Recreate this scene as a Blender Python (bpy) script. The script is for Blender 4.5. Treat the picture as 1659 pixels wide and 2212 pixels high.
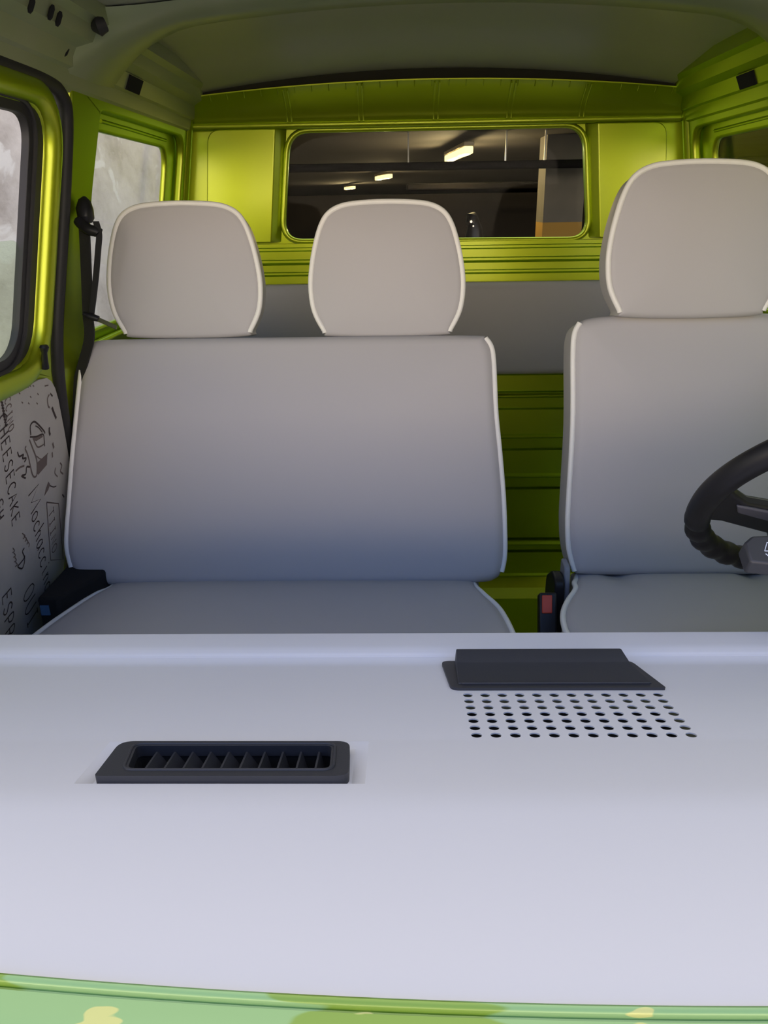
import bpy, bmesh, math, random
from math import sin, cos, tan, pi, radians, sqrt, atan2
from mathutils import Vector, Matrix
from mathutils.geometry import tessellate_polygon

random.seed(4)
S = bpy.context.scene
COL = S.collection
for o in list(bpy.data.objects):
    bpy.data.objects.remove(o)

# ------------------------------------------------------------------ camera
F_PX, W, H = 1660.0, 1659.0, 2212.0
CAM = Vector((0, 0, 1.6))
PITCH, YAW, ROLL = radians(21.7), radians(1.3), radians(-0.9)
cm = Matrix.Rotation(YAW, 3, 'Z') @ Matrix.Rotation(pi / 2 - PITCH, 3, 'X') @ Matrix.Rotation(ROLL, 3, 'Z')
cd = bpy.data.cameras.new('camera')
cam = bpy.data.objects.new('camera', cd)
COL.objects.link(cam)
cam.matrix_world = Matrix.Translation(CAM) @ cm.to_4x4()
cd.sensor_fit = 'VERTICAL'
cd.sensor_height = 24.0
cd.lens = 24.0 * F_PX / H
cd.clip_start = 0.01
cd.clip_end = 300
S.camera = cam

# ------------------------------------------------------------------ colour management
S.view_settings.view_transform = 'Standard'
S.view_settings.look = 'None'
S.view_settings.exposure = 0.0
S.view_settings.gamma = 1.0
S.view_settings.use_curve_mapping = False

# ------------------------------------------------------------------ sky: bluish overhead, bright warm low daylight ahead of the nose
wd = bpy.data.worlds.new('daylight')
S.world = wd
wd.use_nodes = True
nt = wd.node_tree
nt.nodes.clear()
wo = nt.nodes.new('ShaderNodeOutputWorld')
bg = nt.nodes.new('ShaderNodeBackground')
tc = nt.nodes.new('ShaderNodeTexCoord')
sx = nt.nodes.new('ShaderNodeSeparateXYZ')
nt.links.new(tc.outputs['Generated'], sx.inputs[0])
rz = nt.nodes.new('ShaderNodeValToRGB')
el = rz.color_ramp.elements
SKY = [(0.0, (5.6, 4.6, 3.5)), (0.15, (5.4, 4.5, 3.5)), (0.30, (.36, .58, 1.2)), (0.83, (.30, .52, 1.2)), (0.95, (2.9, 2.75, 2.6)), (1.0, (3.0, 2.85, 2.7))]
KS = 6.0
while len(el) < len(SKY):
    el.new(0.5)
for e, (p, c) in zip(el, SKY):
    e.position = p
    e.color = (c[0] / KS, c[1] / KS, c[2] / KS, 1)
nt.links.new(sx.outputs['Z'], rz.inputs[0])
ry = nt.nodes.new('ShaderNodeMapRange')          # the nose points at the low sunlit side (-Y); pale overcast to the sides and behind
ry.inputs['From Min'].default_value = -0.55
ry.inputs['From Max'].default_value = -0.05
nt.links.new(sx.outputs['Y'], ry.inputs['Value'])
mxw = nt.nodes.new('ShaderNodeMix')
mxw.data_type = 'RGBA'
nt.links.new(ry.outputs[0], mxw.inputs[0])
nt.links.new(rz.outputs['Color'], mxw.inputs[6])
mxw.inputs[7].default_value = (1.66 / KS, 1.58 / KS, 1.55 / KS, 1)
bg.inputs['Strength'].default_value = KS
nt.links.new(mxw.outputs[2], bg.inputs['Color'])
nt.links.new(bg.outputs[0], wo.inputs[0])

# ------------------------------------------------------------------ helpers
def ray(px, py):
    return cm @ Vector(((px - W / 2) / F_PX, -(py - H / 2) / F_PX, -1))

def at(px, py, **k):
    """Point of the place seen at a photograph pixel, on the plane x=, y= or z=."""
    d = ray(px, py)
    (a, v), = k.items()
    i = 'xyz'.index(a)
    return CAM + d * ((v - CAM[i]) / d[i])

WX0, WK = -0.585, 0.17          # left inner wall: x = WX0 - (1.8 - z) * WK (tumblehome)
XC = 0.107                      # centre line of the van

def wx(z, off=0.0, side=-1):
    x = WX0 - (1.8 - z) * WK - off
    return x if side < 0 else 2 * XC - x

def on_wall(px, py, off=0.0):
    """(y, z) on the left wall."""
    d = ray(px, py)
    t = (WX0 - off - 0.2 * WK) / (d[0] - WK * d[2])
    p = CAM + d * t
    return (p.y, p.z)

def mesh(name, verts, faces, mat=None, parent=None, smooth=True, bevel=0.0, seg=2, mats=None, fmat=None, angle=40):
    me = bpy.data.meshes.new(name)
    me.from_pydata([tuple(v) for v in verts], [], faces)
    bm = bmesh.new()
    bm.from_mesh(me)
    bmesh.ops.recalc_face_normals(bm, faces=bm.faces)
    bm.to_mesh(me)
    bm.free()
    for m in (mats or [mat]):
        me.materials.append(m)
    if fmat:
        for p, i in zip(me.polygons, fmat):
            p.material_index = i
    o = bpy.data.objects.new(name, me)
    COL.objects.link(o)
    if parent:
        o.parent = parent
        o.matrix_parent_inverse = parent.matrix_world.inverted()
    if bevel:
        b = o.modifiers.new('bevel', 'BEVEL')
        b.width = bevel
        b.segments = seg
        b.limit_method = 'ANGLE'
        b.angle_limit = radians(35)
        b.harden_normals = False
    if smooth:
        me.polygons.foreach_set('use_smooth', [True] * len(me.polygons))
        me.set_sharp_from_angle(angle=radians(angle))
    return o

def fill(loops):
    bm = bmesh.new()
    k = 0
    es = []
    for L in loops:
        vs = [bm.verts.new((u, v, 0)) for u, v in L]
        for i, w in enumerate(vs):
            w.index = k + i
        es += [bm.edges.new((vs[i], vs[(i + 1) % len(vs)])) for i in range(len(vs))]
        k += len(L)
    r = bmesh.ops.triangle_fill(bm, use_beauty=True, use_dissolve=False, edges=es)
    out = [tuple(v.index for v in f.verts) for f in bm.faces]
    A = lambda P: abs(sum(P[i][0] * P[(i + 1) % len(P)][1] - P[(i + 1) % len(P)][0] * P[i][1] for i in range(len(P)))) / 2
    flat = [p for L in loops for p in L]
    ta, ea = sum(A([flat[i] for i in f]) for f in out), A(loops[0]) - sum(A(L) for L in loops[1:])
    if abs(ta - ea) > .02 * ea: print('FILL MISMATCH', ta, ea, loops[0][:3])
    bm.free()
    return out

class MB:
    def __init__(self):
        self.v, self.f, self.m = [], [], []
    def add(self, v, f, m=0):
        k = len(self.v)
        self.v += [tuple(p) for p in v]
        self.f += [tuple(i + k for i in g) for g in f]
        self.m += [m] * len(f)
        return self
    def box(self, lo, hi, fr=None, m=0):
        P = [Vector((x, y, z)) for x in (lo[0], hi[0]) for y in (lo[1], hi[1]) for z in (lo[2], hi[2])]
        if fr:
            P = [fr(p) for p in P]
        return self.add(P, [(0, 1, 3, 2), (4, 6, 7, 5), (0, 4, 5, 1), (2, 3, 7, 6), (0, 2, 6, 4), (1, 5, 7, 3)], m)
    def tube(self, pts, r, n=10, closed=False, m=0, sq=1.0):
        pts = [Vector(p) for p in pts]
        N = len(pts)
        T = []
        for i in range(N):
            a = pts[i - 1] if (closed or i > 0) else pts[i]
            b = pts[(i + 1) % N] if (closed or i < N - 1) else pts[i]
            T.append((b - a).normalized())
        up = Vector((0, 0, 1)) if abs(T[0].z) < .9 else Vector((0, 1, 0))
        u = (up - T[0] * up.dot(T[0])).normalized()
        V = []
        for i in range(N):
            u = (u - T[i] * u.dot(T[i])).normalized()
            w = T[i].cross(u)
            ri = r[i] if isinstance(r, (list, tuple)) else r
            for k in range(n):
                a = 2 * pi * k / n
                V.append(pts[i] + u * (ri * cos(a)) + w * (ri * sq * sin(a)))
        Fc = []
        for i in range(N if closed else N - 1):
            j = (i + 1) % N
            for k in range(n):
                l = (k + 1) % n
                Fc.append((i * n + k, i * n + l, j * n + l, j * n + k))
        if not closed:
            Fc.append(tuple(range(n)))
            Fc.append(tuple(range((N - 1) * n, N * n)))
        return self.add(V, Fc, m)
    def prism(self, poly, fr, a, b, m=0):
        """2D polygon extruded between a and b through fr(u, v, w)."""
        n = len(poly)
        V = [fr(u, v, a) for u, v in poly] + [fr(u, v, b) for u, v in poly]
        return self.add(V, [tuple(range(n)), tuple(range(2 * n - 1, n - 1, -1))] + [(i, (i + 1) % n, n + (i + 1) % n, n + i) for i in range(n)], m)
    def plate(self, loops, fr, a, b, m=0):
        """plate with holes: loops[0] is the outline, the others are holes."""
        tri = fill(loops)
        flat = [p for L in loops for p in L]
        n = len(flat)
        V = [fr(u, v, a) for u, v in flat] + [fr(u, v, b) for u, v in flat]
        Fc = [tuple(t) for t in tri] + [tuple(i + n for i in reversed(t)) for t in tri]
        k = 0
        for L in loops:
            for i in range(len(L)):
                j = (i + 1) % len(L)
                Fc.append((k + i, k + j, n + k + j, n + k + i))
            k += len(L)
        return self.add(V, Fc, m)
    def build(self, name, mat=None, parent=None, **kw):
        mats = kw.pop('mats', None)
        return mesh(name, self.v, self.f, mat, parent, mats=mats, fmat=self.m if mats else None, **kw)

def tag(o, label=None, cat=None, group=None, kind=None):
    if label: o['label'] = label
    if cat: o['category'] = cat
    if group: o['group'] = group
    if kind: o['kind'] = kind
    return o

def empty(name, loc=(0, 0, 0)):
    o = bpy.data.objects.new(name, None)
    COL.objects.link(o)
    o.location = loc
    o.empty_display_size = .05
    o.matrix_world = Matrix.Translation(Vector(loc))
    return o

def smooth_loop(pts, n=8, closed=True):
    """Catmull-Rom through the points."""
    P = [Vector(p) for p in pts]
    N = len(P)
    out = []
    for i in range(N if closed else N - 1):
        g = (lambda k: P[k % N]) if closed else (lambda k: P[max(0, min(N - 1, k))])
        p0, p1, p2, p3 = g(i - 1), g(i), g(i + 1), g(i + 2)
        for s in range(n):
            t = s / n
            out.append(0.5 * ((2 * p1) + (p2 - p0) * t + (2 * p0 - 5 * p1 + 4 * p2 - p3) * t * t + (3 * p1 - p0 - 3 * p2 + p3) * t ** 3))
    if not closed:
        out.append(P[-1])
    return out

def round_poly(pts, r, n=6):
    """Polygon with rounded corners; r one number or one per corner."""
    N = len(pts)
    out = []
    for i in range(N):
        a, b, c = Vector(pts[i - 1]), Vector(pts[i]), Vector(pts[(i + 1) % N])
        ri = r[i] if isinstance(r, (list, tuple)) else r
        if ri <= 0:
            out.append(tuple(b))
            continue
        u, v = (a - b), (c - b)
        l = min(ri, u.length * .48, v.length * .48)
        p, q = b + u.normalized() * l, b + v.normalized() * l
        for s in range(n + 1):
            t = s / n
            out.append(tuple(p * (1 - t) ** 2 + b * 2 * t * (1 - t) + q * t * t))
    return out

def frame(o, U, V, N):
    o, U, V, N = Vector(o), Vector(U).normalized(), Vector(V).normalized(), Vector(N).normalized()
    return lambda u, v, w=0.0: o + U * u + V * v + N * w

def inset(loop, d):
    N = len(loop)
    area = sum(loop[i][0] * loop[(i + 1) % N][1] - loop[(i + 1) % N][0] * loop[i][1] for i in range(N))
    sg = 1 if area > 0 else -1
    out = []
    for i in range(N):
        a, c = Vector(loop[i - 1]), Vector(loop[(i + 1) % N])
        t = (c - a).normalized()
        out.append((loop[i][0] - sg * t.y * d, loop[i][1] + sg * t.x * d))
    return out

def relax(loop, k):
    for _ in range(k):
        loop = [((loop[i - 1][0] + 2 * loop[i][0] + loop[(i + 1) % len(loop)][0]) / 4, (loop[i - 1][1] + 2 * loop[i][1] + loop[(i + 1) % len(loop)][1]) / 4) for i in range(len(loop))]
    return loop

def cushion(name, loop, fr, depth, r, bulge, mat, parent, dent=None):
    """Padded upholstered block: domed front, rounded edges."""
    N = len(loop)
    inn = relax(inset(loop, r), 14)
    cx = sum(p[0] for p in inn) / N
    cy = sum(p[1] for p in inn) / N
    rings = []
    for s in (0.12, 0.3, 0.5, 0.68, 0.82, 0.92, 1.0):
        rings.append([(cx + (p[0] - cx) * s, cy + (p[1] - cy) * s, bulge * (1 - s ** 2.6)) for p in inn])
    for k in range(1, 6):
        a = k / 5 * pi / 2
        q = relax(inset(loop, r * (1 - sin(a))), int(14 * (1 - sin(a))))
        rings.append([(p[0], p[1], -r * (1 - cos(a))) for p in q])
    for k in range(0, 6):
        a = k / 5 * pi / 2
        q = relax(inset(loop, r * (1 - cos(a))), int(14 * (1 - cos(a))))
        rings.append([(p[0], p[1], -depth + r * (1 - sin(a))) for p in q])
    V, Fc = [], []
    for R in rings:
        for u, v, w in R:
            if dent:
                w += dent(u, v, w)
            V.append(fr(u, v, w))
    for k in range(len(rings) - 1):
        for i in range(N):
            j = (i + 1) % N
            Fc.append((k * N + i, k * N + j, (k + 1) * N + j, (k + 1) * N + i))
    V.append(fr(cx, cy, bulge + (dent(cx, cy, bulge) if dent else 0)))
    c0 = len(V) - 1
    V.append(fr(cx, cy, -depth))
    for i in range(N):
        j = (i + 1) % N
        Fc.append((c0, j, i))
        L = (len(rings) - 1) * N
        Fc.append((c0 + 1, L + i, L + j))
    return mesh(name, V, Fc, mat, parent, angle=70)

# ------------------------------------------------------------------ materials
def mat(name, col, rough=.5, metal=0.0, coat=0.0, coat_rough=.05, spec=.5, bump=None, var=None, emit=None, tint=None):
    m = bpy.data.materials.new(name)
    m.use_nodes = True
    t = m.node_tree
    b = t.nodes['Principled BSDF']
    b.inputs['Base Color'].default_value = (*col, 1)
    b.inputs['Roughness'].default_value = rough
    b.inputs['Metallic'].default_value = metal
    b.inputs['Coat Weight'].default_value = coat
    b.inputs['Coat Roughness'].default_value = coat_rough
    b.inputs['Specular IOR Level'].default_value = spec
    if tint:
        b.inputs['Specular Tint'].default_value = (*tint, 1)
    if emit:
        b.inputs['Emission Color'].default_value = (*emit[0], 1)
        b.inputs['Emission Strength'].default_value = emit[1]
    co = t.nodes.new('ShaderNodeTexCoord')
    if bump:
        n = t.nodes.new('ShaderNodeTexNoise')
        n.inputs['Scale'].default_value = bump[0]
        n.inputs['Detail'].default_value = 3
        k = t.nodes.new('ShaderNodeBump')
        k.inputs['Strength'].default_value = bump[1]
        k.inputs['Distance'].default_value = bump[2]
        t.links.new(co.outputs['Object'], n.inputs['Vector'])
        t.links.new(n.outputs['Fac'], k.inputs['Height'])
        t.links.new(k.outputs['Normal'], b.inputs['Normal'])
    if var:
        n = t.nodes.new('ShaderNodeTexNoise')
        n.inputs['Scale'].default_value = var[0]
        n.inputs['Detail'].default_value = 5
        r = t.nodes.new('ShaderNodeValToRGB')
        r.color_ramp.elements[0].position, r.color_ramp.elements[1].position = var[3] if len(var) > 3 else (.35, .65)
        r.color_ramp.elements[0].color = (*var[1], 1)
        r.color_ramp.elements[1].color = (*var[2], 1)
        t.links.new(co.outputs['Object'], n.inputs['Vector'])
        t.links.new(n.outputs['Fac'], r.inputs[0])
        t.links.new(r.outputs[0], b.inputs['Base Color'])
    return m

GREEN = (.50, .58, .022)
M = {}
M['paint'] = mat('green_pearl_paint', GREEN, .40, .86, .6, .2, var=(3.0, (.49, .57, .021), (.51, .59, .023)), tint=(.22, .75, .30))
M['paint_dim'] = mat('green_paint_dim_grey', (.34, .38, .22), .45, .2, .35, .2, var=(5.0, (.32, .37, .20), (.36, .39, .24)))  # same green paint, dim light and reflection put into its base colour
M['roof'] = mat('green_roof_reflection_grey', (.43, .43, .35), .42, .2, .5, .25, var=(2.0, (.41, .42, .33), (.45, .44, .37)))  # roof's green paint with the grey reflection mixed into its base colour
M['vinyl'] = mat('grey_vinyl', (.48, .465, .475), .5, spec=.3, bump=(420, .08, .0006))
M['piping'] = mat('white_piping', (.85, .84, .8), .4)
M['dash'] = mat('white_dash_plastic', (.74, .735, .77), .5, spec=.4, bump=(700, .05, .0004))
M['black'] = mat('black_grained_plastic', (.034, .036, .045), .5, bump=(900, .25, .0006))
M['satin_black'] = mat('black_satin_plastic', (.012, .012, .015), .42, spec=.35)
M['inlay'] = mat('slate_plastic', (.055, .056, .075), .5)
M['rubber'] = mat('black_rubber', (.022, .021, .023), .55)
M['web'] = mat('black_webbing', (.018, .018, .02), .8, bump=(300, .4, .001))
M['dark'] = mat('dark_void', (.006, .006, .007), .9)
M['brown'] = mat('gap_shade_brown', (.035, .03, .016), .9)  # shade colour for the strip above the rear header
M['steel'] = mat('bright_steel', (.75, .72, .66), .25, 1.0)
M['red'] = mat('red_button', (.62, .07, .025), .4)
M['blue'] = mat('blue_tag', (.05, .13, .27), .5)
M['grey_plastic'] = mat('grey_plastic', (.30, .30, .33), .5)
M['card'] = mat('printed_card', (.50, .48, .46), .6, var=(9, (.47, .455, .445), (.53, .51, .49)))
M['ink'] = mat('brown_ink', (.045, .03, .028), .7)
M['ink_soft'] = mat('faded_brown_ink', (.16, .125, .115), .7)
M['icon'] = mat('pale_icon', (.55, .62, .75), .5)
M['pvc'] = mat('galvanised_hanger', (.35, .34, .32), .5, .6)
M['asphalt'] = mat('asphalt', (.16, .155, .15), .9, var=(14, (.13, .125, .12), (.2, .19, .18)))
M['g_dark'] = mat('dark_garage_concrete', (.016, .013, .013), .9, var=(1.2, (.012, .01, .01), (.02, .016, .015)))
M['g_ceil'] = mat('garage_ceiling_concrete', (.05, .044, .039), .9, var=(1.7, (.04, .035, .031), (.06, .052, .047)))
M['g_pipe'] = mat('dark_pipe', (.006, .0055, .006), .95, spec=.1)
M['pillar'] = mat('pillar_concrete', (.10, .092, .08), .9, var=(3, (.085, .08, .07), (.115, .105, .09)))
M['yellow'] = mat('yellow_pillar_paint', (.26, .145, .012), .7)
M['scoot'] = mat('dark_scooter_plastic', (.01, .01, .012), .35)
M['lamp'] = mat('lit_diffuser', (.9, .75, .4), .5, emit=((1.0, .80, .36), 1.7))
M['lamp_case'] = mat('lamp_case', (.6, .5, .35), .6)

def glass_mat(name, tint, ior=1.45):
    m = bpy.data.materials.new(name)
    m.use_nodes = True
    t = m.node_tree
    t.nodes.clear()
    o = t.nodes.new('ShaderNodeOutputMaterial')
    a = t.nodes.new('ShaderNodeBsdfTransparent')
    a.inputs[0].default_value = (*tint, 1)
    g = t.nodes.new('ShaderNodeBsdfGlossy')
    g.inputs['Roughness'].default_value = .02
    lw = t.nodes.new('ShaderNodeLayerWeight')
    lw.inputs[0].default_value = .5
    pw = t.nodes.new('ShaderNodeMath'); pw.operation = 'POWER'; pw.inputs[1].default_value = 5
    fr = t.nodes.new('ShaderNodeMath'); fr.operation = 'MULTIPLY_ADD'; fr.inputs[1].default_value = .5; fr.inputs[2].default_value = ior
    t.links.new(lw.outputs['Facing'], pw.inputs[0])
    t.links.new(pw.outputs[0], fr.inputs[0])
    x = t.nodes.new('ShaderNodeMixShader')
    t.links.new(fr.outputs[0], x.inputs[0])
    t.links.new(a.outputs[0], x.inputs[1])
    t.links.new(g.outputs[0], x.inputs[2])
    t.links.new(x.outputs[0], o.inputs[0])
    return m
M['glass'] = glass_mat('clear_glass', (.96, .98, .96), .0015)
M['glass_green'] = glass_mat('green_tinted_glass', (.90, .96, .88), .01)

def concrete_wall():
    m = bpy.data.materials.new('weathered_concrete')
    m.use_nodes = True
    t = m.node_tree
    b = t.nodes['Principled BSDF']
    b.inputs['Roughness'].default_value = .9
    co = t.nodes.new('ShaderNodeTexCoord')
    mp = t.nodes.new('ShaderNodeMapping')
    mp.inputs['Scale'].default_value = (1, .42, .8)
    n1 = t.nodes.new('ShaderNodeTexNoise'); n1.inputs['Scale'].default_value = 4.5; n1.inputs['Detail'].default_value = 9; n1.inputs['Roughness'].default_value = .66
    r1 = t.nodes.new('ShaderNodeValToRGB')
    e = r1.color_ramp.elements
    e[0].position = .3; e[0].color = (.40, .355, .33, 1)
    e[1].position = .62; e[1].color = (.78, .735, .71, 1)
    x = e.new(.46); x.color = (.62, .575, .55, 1)
    n2 = t.nodes.new('ShaderNodeTexNoise'); n2.inputs['Scale'].default_value = 5.0; n2.inputs['Detail'].default_value = 6; n2.inputs['Distortion'].default_value = .8
    r2 = t.nodes.new('ShaderNodeValToRGB')
    r2.color_ramp.elements[0].position = .60; r2.color_ramp.elements[1].position = .64
    mx = t.nodes.new('ShaderNodeMix'); mx.data_type = 'RGBA'
    t.links.new(co.outputs['Object'], mp.inputs[0])
    t.links.new(mp.outputs[0], n1.inputs['Vector'])
    t.links.new(mp.outputs[0], n2.inputs['Vector'])
    t.links.new(n1.outputs['Fac'], r1.inputs[0])
    t.links.new(n2.outputs['Fac'], r2.inputs[0])
    t.links.new(r2.outputs[0], mx.inputs[0])
    t.links.new(r1.outputs[0], mx.inputs[6])
    mx.inputs[7].default_value = (.86, .84, .83, 1)
    t.links.new(mx.outputs[2], b.inputs['Base Color'])
    k = t.nodes.new('ShaderNodeBump'); k.inputs['Strength'].default_value = .4; k.inputs['Distance'].default_value = .02
    t.links.new(n1.outputs['Fac'], k.inputs['Height'])
    t.links.new(k.outputs[0], b.inputs['Normal'])
    return m
M['concrete'] = concrete_wall()

def scuttle_mat():
    """Green flange with patches of old pale sealant left on it."""
    m = mat('green_flange_paint', (.20, .36, .06), .4, .2, .5, .1)
    t = m.node_tree
    b = t.nodes['Principled BSDF']
    co = t.nodes.new('ShaderNodeTexCoord')
    cur = None
    def layer(scale, vec, lo, hi, col, prev, mask=None):
        mp = t.nodes.new('ShaderNodeMapping'); mp.inputs['Scale'].default_value = vec
        n = t.nodes.new('ShaderNodeTexNoise'); n.inputs['Scale'].default_value = scale; n.inputs['Detail'].default_value = 2
        r = t.nodes.new('ShaderNodeValToRGB'); r.color_ramp.elements[0].position = lo; r.color_ramp.elements[1].position = hi
        x = t.nodes.new('ShaderNodeMix'); x.data_type = 'RGBA'
        t.links.new(co.outputs['Object'], mp.inputs[0]); t.links.new(mp.outputs[0], n.inputs['Vector'])
        t.links.new(n.outputs['Fac'], r.inputs[0]); t.links.new(r.outputs[0], x.inputs[0])
        if prev is None:
            x.inputs[6].default_value = (.235, .42, .165, 1)
        else:
            t.links.new(prev, x.inputs[6])
        x.inputs[7].default_value = (*col, 1)
        return x.outputs[2]
    cur = layer(1.0, (5, 30, 30), .54, .552, (.185, .32, .035), None)
    cur = layer(1.0, (20, 64, 64), .645, .66, (.52, .55, .19), cur)
    t.links.new(cur, b.inputs['Base Color'])
    return m
M['scuttle'] = scuttle_mat()

# ================================================================== SURROUNDINGS (structure)
def struct(o, label=None):
    o['kind'] = 'structure'
    if label: o['label'] = label
    return o

b = MB(); b.box((-30, -40, -.05), (30, 60, 0)); struct(b.build('ground', M['asphalt'], smooth=False))
b = MB(); b.box((-1.75, 1.2, 0), (-1.5, 6.2, 3.0)); struct(b.build('wall_outside', M['concrete'], smooth=False), 'weathered pale concrete wall beside the van')
b = MB(); b.box((2.7, -1.5, 0), (2.9, 2.2, 3.0)); struct(b.build('side_light_blocker', M['g_dark'], smooth=False), 'unseen dark wall added on the driver side to cut the side light')  # added out of view to dim the light from the right
b = MB()                                       # the dark garage behind the van
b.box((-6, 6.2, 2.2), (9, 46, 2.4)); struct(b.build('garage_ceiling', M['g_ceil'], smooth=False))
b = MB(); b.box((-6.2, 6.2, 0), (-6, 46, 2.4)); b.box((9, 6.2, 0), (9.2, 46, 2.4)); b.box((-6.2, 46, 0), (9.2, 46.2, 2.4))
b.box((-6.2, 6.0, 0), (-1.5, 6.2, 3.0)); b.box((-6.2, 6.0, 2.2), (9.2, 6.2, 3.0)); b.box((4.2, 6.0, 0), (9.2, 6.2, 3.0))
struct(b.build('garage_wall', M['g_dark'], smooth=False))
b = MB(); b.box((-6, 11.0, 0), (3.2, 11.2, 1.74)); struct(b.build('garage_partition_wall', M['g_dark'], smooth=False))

def garage_lamp(c, d, L, label):
    t = empty('ceiling_lamp', c)
    d = Vector(d).normalized(); sd = Vector((-d.y, d.x, 0))
    fr = lambda p: Vector(c) + d * p.x + sd * p.y + Vector((0, 0, p.z))
    m1 = MB(); m1.box((-L / 2, -.05, .035), (L / 2, .05, .075), fr)
    m1.build('case', M['lamp_case'], t, bevel=.008)
    m2 = MB(); m2.box((-L / 2 + .02, -.045, -.03), (L / 2 - .02, .045, .035), fr)
    m2.build('diffuser', M['lamp'], t, bevel=.012)
    for k in (-.3, .3):
        ld = bpy.data.lights.new('lamp_glow', 'POINT'); ld.energy = 40.0; ld.color = (1, .74, .36); ld.shadow_soft_size = .03
        lo = bpy.data.objects.new('lamp_glow', ld); COL.objects.link(lo); lo.location = Vector(c) + d * (k * L) + Vector((0, 0, -.06))
        lo.parent = t; lo.matrix_parent_inverse = t.matrix_world.inverted()
    tag(t, label, 'lamp', 'lit ceiling lamps in the garage')
garage_lamp((.62, 8.75, 2.08), (-.12, 1.7, 0), 1.5, 'large lit yellow ceiling lamp beyond the back window, the nearest of three')
garage_lamp((-.26, 15.1, 2.08), (-.25, 1.2, 0), 1.3, 'small lit ceiling lamp beyond the back window, middle of the three')
garage_lamp((-1.34, 23.2, 2.08), (-.3, 1.2, 0), 1.3, 'tiny farthest lit ceiling lamp beyond the back window')

b = MB(); b.tube([(-6, 7.5, 1.925), (9, 7.5, 1.925)], .035, 12)
o = b.build('ceiling_pipe', M['g_pipe'])
for x in (.095, .957, 1.30):
    h = MB(); h.box((x - .006, 7.49, 1.93), (x + .006, 7.51, 2.2)); h.build('hanger', M['pvc'], o, smooth=False)
tag(o, 'black pipe hung across the dark garage ceiling nearest the back window', 'pipe')
b = MB(); b.box((.1, 9.6, 1.765), (6, 9.9, 1.84)); o = b.build('ceiling_duct', M['g_pipe'], bevel=.02)
tag(o, 'long dark duct crossing the garage just above the far low wall', 'duct')
b = MB(); b.box((1.405, 8.0, 0), (1.785, 8.4, 1.43), m=1); b.box((1.405, 8.0, 1.43), (1.785, 8.4, 2.2), m=0)
o = b.build('concrete_pillar', mats=[M['pillar'], M['yellow']], smooth=False)
tag(o, 'square grey concrete pillar with a yellow painted lower band in the garage', 'pillar', kind='thing')
t = empty('parked_scooter', (.74, 8, 0))
b = MB(); b.tube([(.74, 8.0, .5), (.74, 8.0, .9), (.74, 7.98, 1.2), (.745, 7.97, 1.38), (.735, 7.97, 1.46)], [.18, .17, .11, .075, .05], 14); b.build('fairing', M['scoot'], t)
b = MB(); b.tube([(.70, 7.94, 1.42), (.72, 7.97, 1.48), (.75, 7.99, 1.5)], [.05, .065, .04], 12); b.build('windscreen', M['scoot'], t)
b = MB(); b.tube([(.70, 7.88, 1.45), (.70, 7.90, 1.45)], .012, 10); b.build('headlight', M['steel'], t)
b = MB(); b.tube([(.72, 7.86, 1.41), (.72, 7.88, 1.41)], .008, 10); b.build('indicator', M['steel'], t)
for y in (7.6, 8.7):
    b = MB(); b.tube([(.74, y + .25 * cos(a), .27 + .25 * sin(a)) for a in [2 * pi * i / 24 for i in range(24)]], .05, 8, True); b.build('wheel', M['rubber'], t)
b = MB(); b.tube([(.74, 7.6, .4), (.74, 8.2, .55), (.74, 8.7, .5)], .12, 10); b.build('body', M['scoot'], t)
tag(t, 'dark upright scooter shape with small glints, parked beyond the back window', 'scooter')

# ================================================================== VAN SHELL (structure)
XL, XR = wx(1.8), wx(1.8, 0, 1)
# floor
b = MB(); b.box((-.83, .35, .28), (1.05, 2.42, .33)); struct(b.build('floor', M['paint'], smooth=False))

# rear bulkhead: pressed ribs below, plain sheet with the window above
prof = [(1.50, 0), (1.490, 0), (1.487, .010), (1.481, .010), (1.478, 0), (1.456, 0), (1.452, .012), (1.446, .012), (1.440, -.004), (1.421, -.004), (1.417, .008), (1.412, .008), (1.408, -.004), (1.12, -.004)]
def groove(z):
    return [(z + .0055, 0), (z + .0035, .018), (z - .0035, .018), (z - .0055, 0)]
def bead(z):
    return [(z + .008, 0), (z + .003, -.010), (z - .001, -.010), (z - .007, -.001)]
prof += bead(1.109) + groove(1.052) + bead(1.037) + groove(.997) + bead(.904) + groove(.862) + bead(.770) + groove(.727) + groove(.543) + bead(.525) + groove(.498) + bead(.406) + [(.36, -.006), (.33, -.03), (.325, -.03)]
V, Fc = [], []
xs = [-.86, 1.08]
for sd in (-1, 1):
    V += [(wx(z, .02, sd), 2.40 + dy * (1.0 if z < 1.12 else 1.2), z) for z, dy in prof]
n = len(prof)
for i in range(n - 1):
    Fc.append((i, i + 1, n + i + 1, n + i))
rear = MB().add(V, Fc)
RF = lambda u, v, w: Vector((u, 2.40 + w, v))
win = round_poly([(-.339, 1.512), (.559, 1.506), (.524, 1.799), (-.306, 1.797)], .055, 8)
winO = round_poly([(-.362, 1.494), (.582, 1.492), (.546, 1.812), (-.328, 1.812)], .05, 8)
rear.plate([[(wx(1.5, .02), 1.5), (wx(1.5, .02, 1), 1.5), (wx(1.84, .02, 1), 1.84), (wx(1.84, .02, 1), 1.99), (wx(1.84, .02), 1.99), (wx(1.84, .02), 1.84)], win], RF, .024, .045)
wall_rear = struct(rear.build('wall_rear', M['paint'], angle=25))
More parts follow.
